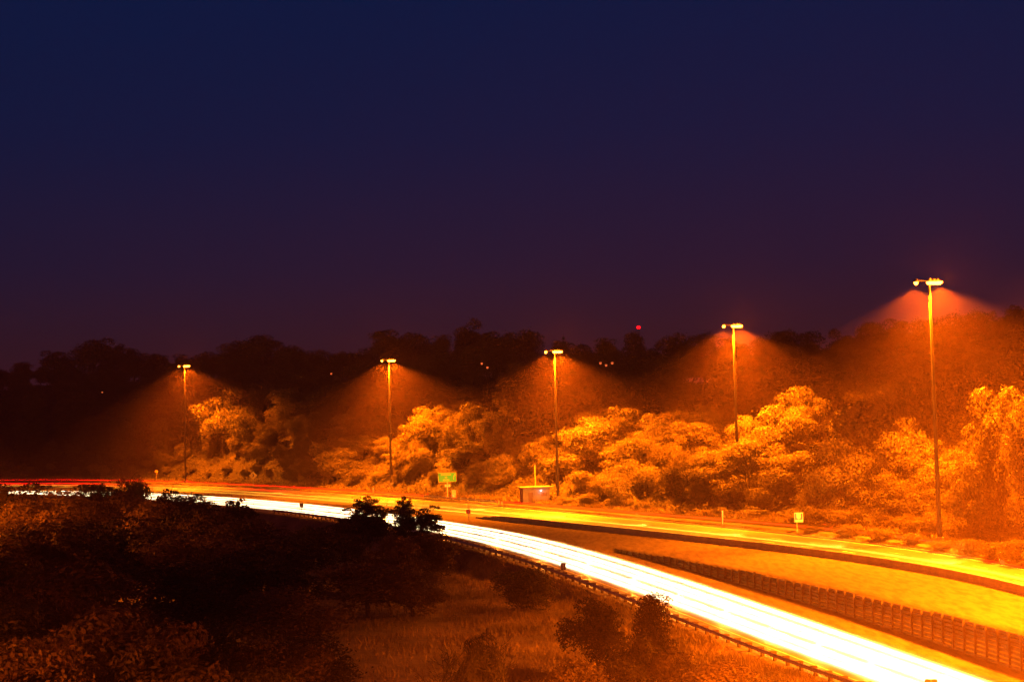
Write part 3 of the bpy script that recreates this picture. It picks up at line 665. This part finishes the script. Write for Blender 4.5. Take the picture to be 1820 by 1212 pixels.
for i, (k, px, yt, d, w, lab) in enumerate([('bare_a', 895, 1108, 80, 5.2, 'bare forked tree at the bottom edge, right of the bare thicket'), ('bare_b', 795, 1098, 82, 6.0, 'wide bare tree at the bottom edge, left of the forked one'),
        ('bare_c', 848, 1092, 84, 4.0, 'thin bare sapling between the two larger leafless trees'), ('bare_a', 770, 1120, 90, 5.0, 'low bare tree leftmost of the leafless trees at the bottom edge'), ('bare_c', 1045, 1036, 128, 2.4, 'small bare sapling beside the timber post guardrail')]):
    x, y, z = at(px, d); h = height_for(px, yt, d, z); tree(k, x, y, z, h, w, 'bare_tree', lab, 'tree', 'leafless trees in the foreground')

# ------------------------------------------------------------------ grass (uncountable)
def grass_obj(name, P, hgt, wid, m, label):
    n = len(P); rng = RNG; a = rng.uniform(0, 2*np.pi, n); u = np.stack([np.cos(a), np.sin(a), 0*a], -1)
    lean = rng.normal(size=(n, 3))*.35; lean[:, 2] = 1; h = (hgt*rng.uniform(.5, 1.35, n))[:, None]
    w = (wid*rng.uniform(.6, 1.3, n))[:, None]
    V = np.stack([P-u*w, P+u*w, P+lean*h], 1).reshape(-1, 3)
    o = link(bpy.data.objects.new(name, mesh_np(name, V, np.arange(3*n).reshape(n, 3), m))); tag(o, label, 'grass', kind='stuff')
n = 170000
th = RNG.uniform(rad(-20), rad(22), n); g = ordered(th)[0]; r = (60 + (g-2.0-60)*RNG.uniform(0, 1, n)**.75)
keep = (np.sin(r*np.sin(th)*.31+1)*np.cos(r*np.cos(th)*.22) + RNG.normal(size=n)*.5) > -.75
keep &= th > rad(-9)
keep &= ~((th < rad(-3)) & (RNG.uniform(0, 1, n) < .55))
th = th[keep]; r = r[keep]; z = HZ(th, r)
clump = .62+.38*np.sin(r*np.sin(th)*.7+2)*np.cos(r*np.cos(th)*.55)
grass_obj('grass', np.stack([r*np.sin(th), r*np.cos(th), z-.05], -1), .75*clump, .07, M['grass'], 'tall rough grass covering the near slope below the guardrail')
n = 60000
th = RNG.uniform(rad(-21), rad(22), n); _, _, _, _, f_, h_, rp = ordered(th); u = RNG.uniform(0, 1, n)
r = np.where(RNG.uniform(0, 1, n) < .6, h_+.9+np.maximum(rp-6.8-h_-.9, .3)*u, rp+5.4+8*u); z = HZ(th, r)
grass_obj('grass', np.stack([r*np.sin(th), r*np.cos(th), z-.03], -1), np.where(r > rp, .6, .14), .09, M['grass'], 'uncut verge grass between the far carriageway and the wooded bank')
n = 90000
th = RNG.uniform(rad(-21), rad(22), n); rp = ordered(th)[6]; r = rp+4+RNG.uniform(0, 1, n)**.8*140; z = HZ(th, r)
hh = .4+1.3*np.abs(np.sin(r*.31)*np.cos(th*60+r*.11))
C = np.stack([r*np.sin(th), r*np.cos(th), z+RNG.uniform(0, 1, n)*hh], -1); Nn = RNG.normal(size=(n, 3)); Nn[:, 2] = np.abs(Nn[:, 2])+.5
ug = link(bpy.data.objects.new('undergrowth', leaves_mesh('undergrowth', C, Nn, .42, M['leaf_sumac'], RNG))); tag(ug, 'dense leafy undergrowth covering the wooded bank between the trees', 'undergrowth', kind='stuff')

# ------------------------------------------------------------------ signs and small things
def text_mesh(s, size, m, name='lettering'):
    cu = bpy.data.curves.new(name, 'FONT'); cu.body = s; cu.size = size; cu.align_x = 'CENTER'; cu.align_y = 'CENTER'; cu.extrude = .008; cu.offset = size*.02
    o = bpy.data.objects.new(name, cu); sc.collection.objects.link(o); bpy.context.view_layer.update()
    me = bpy.data.meshes.new_from_object(o.evaluated_get(bpy.context.evaluated_depsgraph_get())); me.name = name
    bpy.data.objects.remove(o); bpy.data.curves.remove(cu); me.materials.clear(); me.materials.append(m); return me
def put_text(s, size, m, parent, x, y, z, sxx=1.0):
    o = link(bpy.data.objects.new('lettering', text_mesh(s, size, m)), parent); o.location = (x, y, z); o.rotation_euler = (math.pi/2, 0, 0); o.scale = (sxx, 1, 1); return o
def plate(w, h, y=0.0, z=0.0, th=.04, rot=0.0):
    m = MB(); S = Matrix.Translation((0, y, z)) @ Matrix.Rotation(rot, 4, 'Y'); m.box((0, 0, 0), (w, th, h), S); return m
def face(x, y): return -math.atan2(x, y)      # turns local -Y towards the viewer's side
# big green guide sign
d = lines(795)[5]+4; x, y, z = at(795, d)
s = empty('road_sign', (x, y, z), face(x, y)+.25, 'green highway exit sign with yellow-lit lettering and a curved arrow', 'road sign')
m = MB(); m.box((0, .10, 3.0), (.24, .16, 6.6)); m.build('post', M['paint_grey'], s)
W = 5.0; Hh = 2.35; zc = 5.35
pb = plate(W, Hh, 0, zc).build('sign_border', M['yellow'], s)
pn = plate(W-.18, Hh-.18, -.03, zc).build('sign_panel', M['green'], s)
put_text('DON MILLS', .52, M['yellow'], pn, -.35, -.065, zc+.66, 1.05); put_text('RD', .48, M['yellow'], pn, -.35, -.065, zc); put_text('SOUTH', .50, M['yellow'], pn, -.35, -.065, zc-.68, 1.05)
ar = MB(); pts = [(1.72, -.62), (1.72, -.1), (1.80, .25), (1.98, .52)]
for (ax, az), (bx, bz) in zip(pts[:-1], pts[1:]): ar.tube((ax, -.06, zc+az), (bx, -.06, zc+bz), .07, .07, 6)
ar.prism([(1.78, zc+.56), (2.12, zc+.78), (2.16, zc+.38)], -.075, -.05); ar.build('arrow', M['yellow'], pn)
pl = plate(1.5, .62, 0, 3.25).build('exit_plate', M['white'], s); put_text('375', .46, M['blue'], pl, 0, -.03, 3.25, 1.2); s.scale = (.84, .84, .88)
# utility cabinet right of the sign post
x, y, z = at(806, d+1.5); c = empty('utility_cabinet', (x, y, z), face(x, y), 'small pale roadside cabinet just right of the green sign post', 'cabinet')
m = MB(); m.box((0, 0, .85), (1.0, .6, 1.7)); m.build('cabinet_body', M['paint_grey'], c, bevel=.04); m = MB(); m.box((0, -.32, .9), (.82, .03, 1.35)); m.build('door', M['paint_grey'], c); m = MB(); m.box((0, 0, 1.74), (1.1, .7, .08)); m.build('lid', M['paint_grey'], c)
# white and blue sign
d = lines(1417)[5]+2.2; x, y, z = at(1417, d)
s = empty('road_sign', (x, y, z), face(x, y), 'small white and blue square sign on a thin post beside the far road', 'road sign')
m = MB(); m.box((-.28, .06, 1.3), (.12, .08, 2.8)); m.build('post', M['paint_grey'], s)
pn = plate(1.25, 1.4, 0, 2.15).build('sign_panel', M['white'], s); pb = plate(1.05, .86, -.03, 2.28).build('blue_field', M['blue'], s)
m = MB(); m.box((0, -.055, 2.42), (.62, .02, .72)); m.prism([(-.3, 2.07), (.3, 2.07), (.1, 1.9), (-.1, 1.9)], -.065, -.045); m.build('emblem', M['white'], pb)
# diamond warning sign, far left
def diamond(px, off, size, label, hz):
    d = lines(px)[5]+off; x, y, z = at(px, d); s = empty('warning_sign', (x, y, z), face(x, y), label, 'warning sign')
    m = MB(); m.box((0, .06, hz/2), (.12, .08, hz)); m.build('post', M['paint_grey'], s)
    m = MB(); q = size*.7; m.prism([(0, hz-q), (q, hz), (0, hz+q), (-q, hz)], -.02, .02); pn = m.build('sign_panel', M['yellow'], s)
    m = MB(); m.tube((-.1*size, -.03, hz-.25*size), (.12*size, -.03, hz+.02), .09*size, .09*size, 6); m.tube((.12*size, -.03, hz+.02), (-.06*size, -.03, hz+.28*size), .09*size, .09*size, 6); m.build('bend_arrow', M['black'], pn)
diamond(450, 3.0, 1.7, 'yellow diamond warning sign with a bend symbol at the far left road edge', 3.0)
# round marker
d = lines(278)[5]+12; x, y, z = at(278, d); s = empty('round_marker', (x, y, z), face(x, y), 'small round orange marker disc on a post at the far left', 'marker')
m = MB(); m.tube((0, 0, 0), (0, 0, 3.0), .06, .05, 6); m.build('post', M['paint_grey'], s); m = MB(); m.tube((0, -.08, 3.2), (0, -.03, 3.2), .5, .5, 20); m.build('disc', M['yellow'], s)
# posts
def marker(px, d, ytop, w, m_, label, cap=None, name='marker_post', th=.12):
    x, y, z = at(px, d); h = height_for(px, ytop, d, z); s = empty(name, (x, y, z), face(x, y), label, 'marker post')
    m = MB(); m.box((0, 0, h/2-.1), (w, th, h+.2)); m.build('post', M[m_], s, bevel=.02)
    m = MB(); m.box((0, -th/2-.012, h-.22), (w*.8, .02, .3)); m.build('reflector', M[cap or 'white'], s)
marker(663, lines(663)[5]+1.6, 867, .42, 'yellow', 'pale yellow upright marker left of the second lamp mast')
marker(891, lines(891)[5]+1.6, 891, .36, 'yellow', 'yellow marker post at the end of the short bright guardrail')
marker(1282, lines(1282)[5]+1.8, 907, .22, 'paint_grey', 'thin roadside post with a bright white reflector near the fourth lamp mast')
# striped hazard marker with concrete block
d = lines(1783)[5]+1.2; x, y, z = at(1783, d); s = empty('hazard_marker', (x, y, z), face(x, y), 'yellow and black striped hazard panel at the right end of the kerb', 'hazard marker')
m = MB(); m.box((0, .05, .6), (.08, .06, 1.3)); m.build('post', M['paint_grey'], s); pn = plate(.40, 1.0, 0, 1.0).build('striped_panel', M['yellow'], s)
m = MB()
for i in range(3): m.prism([(-.19, .62+i*.3), (.19, .74+i*.3), (.19, .86+i*.3), (-.19, .74+i*.3)], -.03, -.022)
m.build('stripes', M['black'], pn)
d -= .6; x, y, z = at(1774, d); m = MB(); m.box((0, 0, .28), (.6, .6, .56)); o = m.build('concrete_block', M['paint_grey'], bevel=.05); o.location = (x, y, z+.0); tag(o, 'small pale block at the kerb just left of the striped hazard panel', 'block')
# small square yellow sign among the shrubs
d = lines(1720)[6]-1; x, y, z = at(1720, d); s = empty('road_sign', (x, y, z), face(x, y), 'small yellow square sign in the shrubs right of the rightmost lamp mast', 'road sign')
h = height_for(1720, 961, d, z); m = MB(); m.box((0, .05, h/2), (.08, .06, h)); m.build('post', M['paint_grey'], s); pn = plate(.6, .6, 0, h).build('sign_panel', M['yellow'], s); m = MB(); m.box((0, -.03, h), (.2, .02, .2)); m.build('emblem', M['backplate'], pn)
# sign backs beside the near carriageway
def backsign(px, ybase_d, ytop, w, h_, label, mm='backplate', extra=0.0):
    x, y, z = at(px, ybase_d); H = height_for(px, ytop, ybase_d, z); s = empty('road_sign', (x, y, z), face(x, y), label, 'road sign', 'small signs beside the carriageways')
    m = MB(); m.box((0, -.02, (H+extra)/2), (.09, .07, H+extra)); m.build('post', M['paint_grey'], s); plate(w, h_, .04, H-h_/2).build('sign_panel', M[mm], s)
    m = MB(); m.box((0, .02, H-h_*.3), (w*.8, .05, .05)); m.box((0, .02, H-h_*.7), (w*.8, .05, .05)); m.build('bracket', M['steel'], s)
backsign(831, lines(831)[3]+4, 905, .75, .75, 'small red-brown sign on a thin post left of the barrier end', 'red', 1.6)
backsign(997, lines(997)[0]+1.6, 1000, .62, .85, 'small sign seen from behind, standing before the white lit lanes')
backsign(680, lines(680)[0]+1.6, 911, .75, 1.0, 'small dark sign back seen between the two ragged treetops')
backsign(535, lines(535)[0]+1.6, 894, .7, .8, 'small brown sign back against the white lanes, left of the ragged trees')
backsign(1640, 99.5, 1206, .8, .7, 'little sign top poking up at the bottom edge before the white lanes')

# ------------------------------------------------------------------ hut
d = lines(950)[6]+8.5; x, y, z = at(950, d)
hut = empty('utility_hut', (x, y, z), face(x, y)+.18, 'low flat-roofed utility hut beside the far road with one white lamp', 'hut')
m = MB(); m.box((0, 0, 1.45), (5.6, 3.6, 3.1)); wl = m.build('wall', M['shedwall'], hut)
m = MB(); m.box((0, 0, 3.13), (6.9, 4.8, .22)); m.build('roof', M['concrete'], hut, bevel=.03)
m = MB(); m.box((-1.2, -1.83, 1.05), (1.0, .08, 2.1)); dr = m.build('door', M['backplate'], hut); m = MB(); m.box((-.85, -1.9, 1.05), (.06, .06, .2)); m.build('handle', M['steel'], dr)
m = MB(); m.box((1.6, -1.83, 1.7), (1.2, .07, .7)); m.build('vent', M['backplate'], hut)
m = MB(); m.box((.9, -2.02, 2.66), (.3, .4, .18)); lm = m.build('wall_lamp', M['steel'], hut); m = MB(); m.tube((.9, -2.1, 2.42), (.9, -2.1, 2.57), .14, .17, 10); m.build('lens', M['whitelens'], lm)
ld = bpy.data.lights.new('hut_lamp', 'POINT'); ld.energy = 6; ld.color = (.9, .93, 1); ld.shadow_soft_size = .1; lo = link(bpy.data.objects.new('hut_lamp', ld), hut); lo.location = (.9, -2.6, 2.35)
x, y, z = at(951, d+6); h = height_for(950, 828, d+6, z); a = empty('antenna_pole', (x, y, z), 0, 'thin pale antenna pole rising behind the utility hut', 'pole')
m = MB(); m.tube((0, 0, 0), (0, 0, h), .13, .10, 8); m.build('pole', M['yellowpaint'], a); m = MB(); m.tube((0, 0, h), (0, 0, h+.25), .14, .04, 8); m.build('cap', M['steel'], a)

# ------------------------------------------------------------------ lights far away on the hill
x, y, z = at(1143, 640); h = height_for(1143, 583, 640, z)
t = empty('radio_mast', (x, y, z), 0, 'distant radio mast with a red warning light above the skyline trees', 'radio mast')
m = MB()
for k_ in range(3):
    an = k_*2.094; m.tube((1.2*math.cos(an), 1.2*math.sin(an), 0), (.25*math.cos(an), .25*math.sin(an), h-.4), .07, .05, 5)
for i in range(int(h/2)):
    f = 1-i*2/h*.8; g_ = 1-(i*2+2)/h*.8
    for k_ in range(3):
        an = k_*2.094; bn = an+2.094; m.tube((1.2*f*math.cos(an), 1.2*f*math.sin(an), i*2), (1.2*g_*math.cos(bn), 1.2*g_*math.sin(bn), min(h-.4, i*2+2)), .03, .03, 3)
m.build('lattice', M['mast'], t)
m = MB(); m.tube((0, 0, h-.5), (0, 0, h-.2), .4, .4, 10); bc = m.build('beacon', M['mast'], t)
m = MB()
for (a0, a1, r0, r1) in ((-.2, .15, .55, .8), (.15, .65, .8, .8), (.65, 1.0, .8, .3)): m.tube((0, 0, h+a0), (0, 0, h+a1), r0, r1, 12)
m.build('lens', M['redlens'], bc)
FAR = [(183, 697, 'leftmost lone lamp in the dark wood on the far left'), (161, 797, 'pale lamp low in the dark trees at far left'), (592, 664, 'lone lamp left of the second lamp mast, in the dark wood'), (861, 646, 'upper of two lamps in the dark wood between second and third masts'),
       (871, 653, 'lower of two lamps in the dark wood between second and third masts'), (1073, 645, 'brightest of three small lamps on the dark hill right of third mast'), (1083, 649, 'middle one of three small lamps on the dark hill'), (1094, 645, 'faint rightmost one of three small lamps on the dark hill')]
for px, py, lab in FAR:
    L6 = lines(px)[6]; d = L6 + (50 if py > 700 else 88); x, y, z = at(px, d); h = height_for(px, py, d, z)
    o = empty('house_lamp', (x, y, z), face(x, y), lab, 'lamp', 'small distant lamps in the wood')
    m = MB(); m.tube((0, 0, 0), (0, 0, h-.3), .09, .06, 6); m.build('post', M['mast'], o)
    m = MB(); m.tube((0, -.1, h+.2), (0, -.1, h+.32), .40, .22, 10); hd = m.build('lamp_head', M['mast'], o); m = MB(); m.tube((0, -.1, h-.3), (0, -.1, h+.2), .22, .33, 8); m.build('lens', M['pinlens'], hd)

# ------------------------------------------------------------------ haze
hm = bpy.data.materials.new('haze'); hm.use_nodes = True; t = hm.node_tree; t.nodes.clear()
out = t.nodes.new('ShaderNodeOutputMaterial'); pv = t.nodes.new('ShaderNodeVolumePrincipled'); t.links.new(pv.outputs[0], out.inputs['Volume'])
pv.inputs['Density'].default_value = HAZE; pv.inputs['Color'].default_value = (.95, .58, .52, 1); pv.inputs['Anisotropy'].default_value = .0
try: hm.cycles.volume_sampling = 'MULTIPLE_IMPORTANCE'
except Exception: pass
zt = 95.0; m = MB(); zb = float(ZG.min())-1.0; X = float(np.abs(V[:, :2]).max())+20 if False else 2100.0
m.box((0, 0, (zt+zb)/2), (2*X, 2*X, zt-zb)); hz = m.build('haze', hm); tag(hz, 'thin night haze glowing orange under the lamps', 'haze', kind='stuff')
